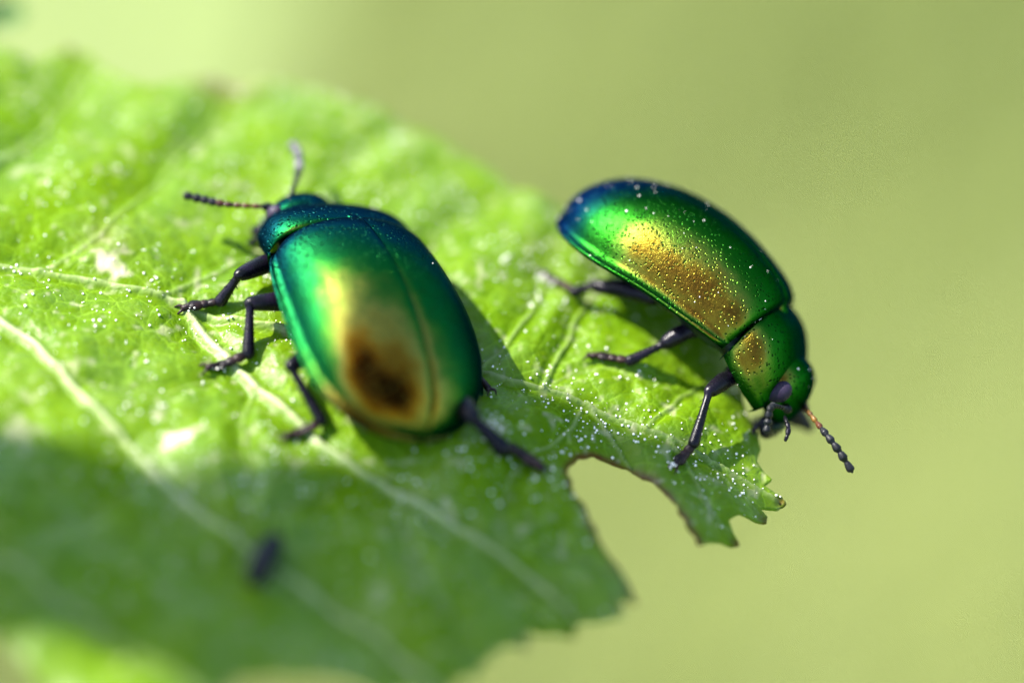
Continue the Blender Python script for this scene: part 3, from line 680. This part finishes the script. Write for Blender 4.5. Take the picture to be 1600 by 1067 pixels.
for parts, root, nm, cnt in ((brp, br, 'white pollen dust on the back of the beetle at the leaf tip', 330), (blp, bl, 'white pollen dust on the back of the blurred beetle', 120)):
    V = []; F = []; Mw = np.array(root.matrix_world if False else (MR if root is br else ML))
    for ob in parts:
        n_ = len(ob.data.vertices); co = np.empty(n_ * 3); no = np.empty(n_ * 3)
        ob.data.vertices.foreach_get('co', co); ob.data.vertices.foreach_get('normal', no); co = co.reshape(-1, 3); no = no.reshape(-1, 3)
        wt = np.clip(no[:, 2], 0, 1) ** 1.0 * (co[:, 2] > 1.2) * (np.abs(co[:, 1] - 2.45) > 0.25) * (0.25 + (np.abs(co[:, 0]) < 1.2))
        k_ = int(cnt * (0.42 if ob.name.startswith('elytron') else 0.08))
        wt = wt + 1e-6
        for i in rng.choice(n_, k_, p=wt / wt.sum(), replace=False):
            r_ = float(np.clip(rng.lognormal(-4.0, 0.45), 0.009, 0.036)); pl_ = co[i] + no[i] * r_ * 0.8 + rng.normal(0, 0.01, 3); grain((Mw @ np.array((*pl_, 1)))[:3], r_)
    o = mesh_obj('pollen', V, F, POL); tag(o, nm, 'pollen', kind='stuff')

# ------------------------------------------------------------------ other leaves
def small_leaf(pts3, mat, thick=0.12, centre=None):
    """a leaf blade from a ring of 3-D rim points: fan of rings with depth and a rolled rim"""
    P_ = np.array(pts3, float); c = P_.mean(0) if centre is None else centre; n_ = np.cross(P_[len(P_)//3] - P_[0], P_[2*len(P_)//3] - P_[0]); n_ /= np.linalg.norm(n_)
    mb = MB()
    for sg in (0.5, -0.5):
        rows = [c + (P_ - c) * f + n_ * (0.8 * (1 - f * f) + sg * thick) + n_ * 0.15 * np.sin(np.arange(len(P_)) * 1.7 + f * 6)[:, None] * f for f in np.linspace(0.02, 1, 14)]
        G = np.array(rows); mb.grid(G if sg > 0 else G[:, ::-1], closed=True)
    return mb
def teeth(ring, amp, per=3):
    P_ = np.array(ring, float); c = P_.mean(0); o = []
    for i in range(len(P_)):
        a, b = P_[i], P_[(i + 1) % len(P_)]
        for j in range(per):
            t = j / per; q_ = a + (b - a) * t; d_ = q_ - c; d_ /= np.linalg.norm(d_); o.append(q_ + d_ * amp * (0.9 if j == 0 else -0.4 * (j % 2)))
    return o
def pale_leaf_mat(name, c1, tr, f=0.4):
    k = NT(name); v = k.coord(); c = k.mix(k.rng(k.noise(v, 0.6, 4), 0.35, 0.65), c1, RGB(c1[0] * 1.25, c1[1] * 1.15, c1[2]))
    nrm = k.bump(k.noise(v, 2.0, 4), 0.5, 0.2); p = k.pbr(Base_Color=c, Roughness=0.4, Normal=nrm); t = k.n('ShaderNodeBsdfTranslucent'); t.inputs[0].default_value = tr
    m = k.n('ShaderNodeMixShader'); m.inputs[0].default_value = f; k.l(p.outputs[0], m.inputs[1]); k.l(t.outputs[0], m.inputs[2]); k.l(m.outputs[0], k.out.inputs[0]); return k.m
# bright leaf behind the upper left
ring = [at_depth(x, y, -dz * 2.8) for x, y, dz in ((-900, -350, 34), (-400, -560, 40), (150, -520, 42), (430, -330, 38), (470, -80, 32), (455, 90, 27), (380, 240, 24), (200, 300, 22), (-200, 330, 22), (-600, 280, 24), (-950, 50, 28))]
pm = small_leaf(teeth(ring, 0.5), None); o = pm.build('leaf', pale_leaf_mat('bright leaf', RGB(0.17, 0.22, 0.07), RGB(0.35, 0.45, 0.12)))
tag(o, 'out of focus pale yellow leaf behind the upper left corner of the big leaf', 'leaf')
# dark leaf tip beyond the far rim, its shade put into the colour
dk = pale_leaf_mat('shaded leaf', RGB(0.035, 0.10, 0.018), RGB(0.06, 0.14, 0.01), 0.12)
ring = [at_depth(x, y, -dz) for x, y, dz in ((-160, -40, 9.6), (-60, 0, 9.6), (0, 2, 9.5), (28, 8, 9.4), (42, 22, 9.3), (30, 34, 9.2), (0, 44, 9.1), (-80, 52, 9.2), (-170, 40, 9.4))]
o = small_leaf(ring, None).build('leaf', dk); tag(o, 'blurred dark green leaf tip in the top left corner of the photo', 'leaf')

# unseen leaf left of and above the view, shaped to shade the lower leaf
def shade_ring(pxs, t):
    return [hit(x, y) + np.array(SUN) * t for x, y in pxs]
ring = shade_ring([(-520, 560), (-200, 640), (0, 668), (150, 700), (300, 735), (440, 722), (560, 712), (700, 700), (755, 640), (775, 585), (850, 602), (1010, 668), (1100, 700), (1150, 745), (1230, 800), (1300, 880), (1200, 1000), (950, 1120), (700, 1200), (340, 1250), (330, 1090), (250, 1040), (150, 1005), (20, 1000), (-300, 960), (-520, 850)], 130)
o = small_leaf(ring, None, 0.15).build('leaf', pale_leaf_mat('unseen shading leaf', RGB(0.07, 0.16, 0.012), RGB(0.75, 0.92, 0.35), 0.78))
tag(o, 'unseen leaf above and left of the view, shaped to shade the lower part of the big leaf', 'leaf')
bpy.context.view_layer.update()
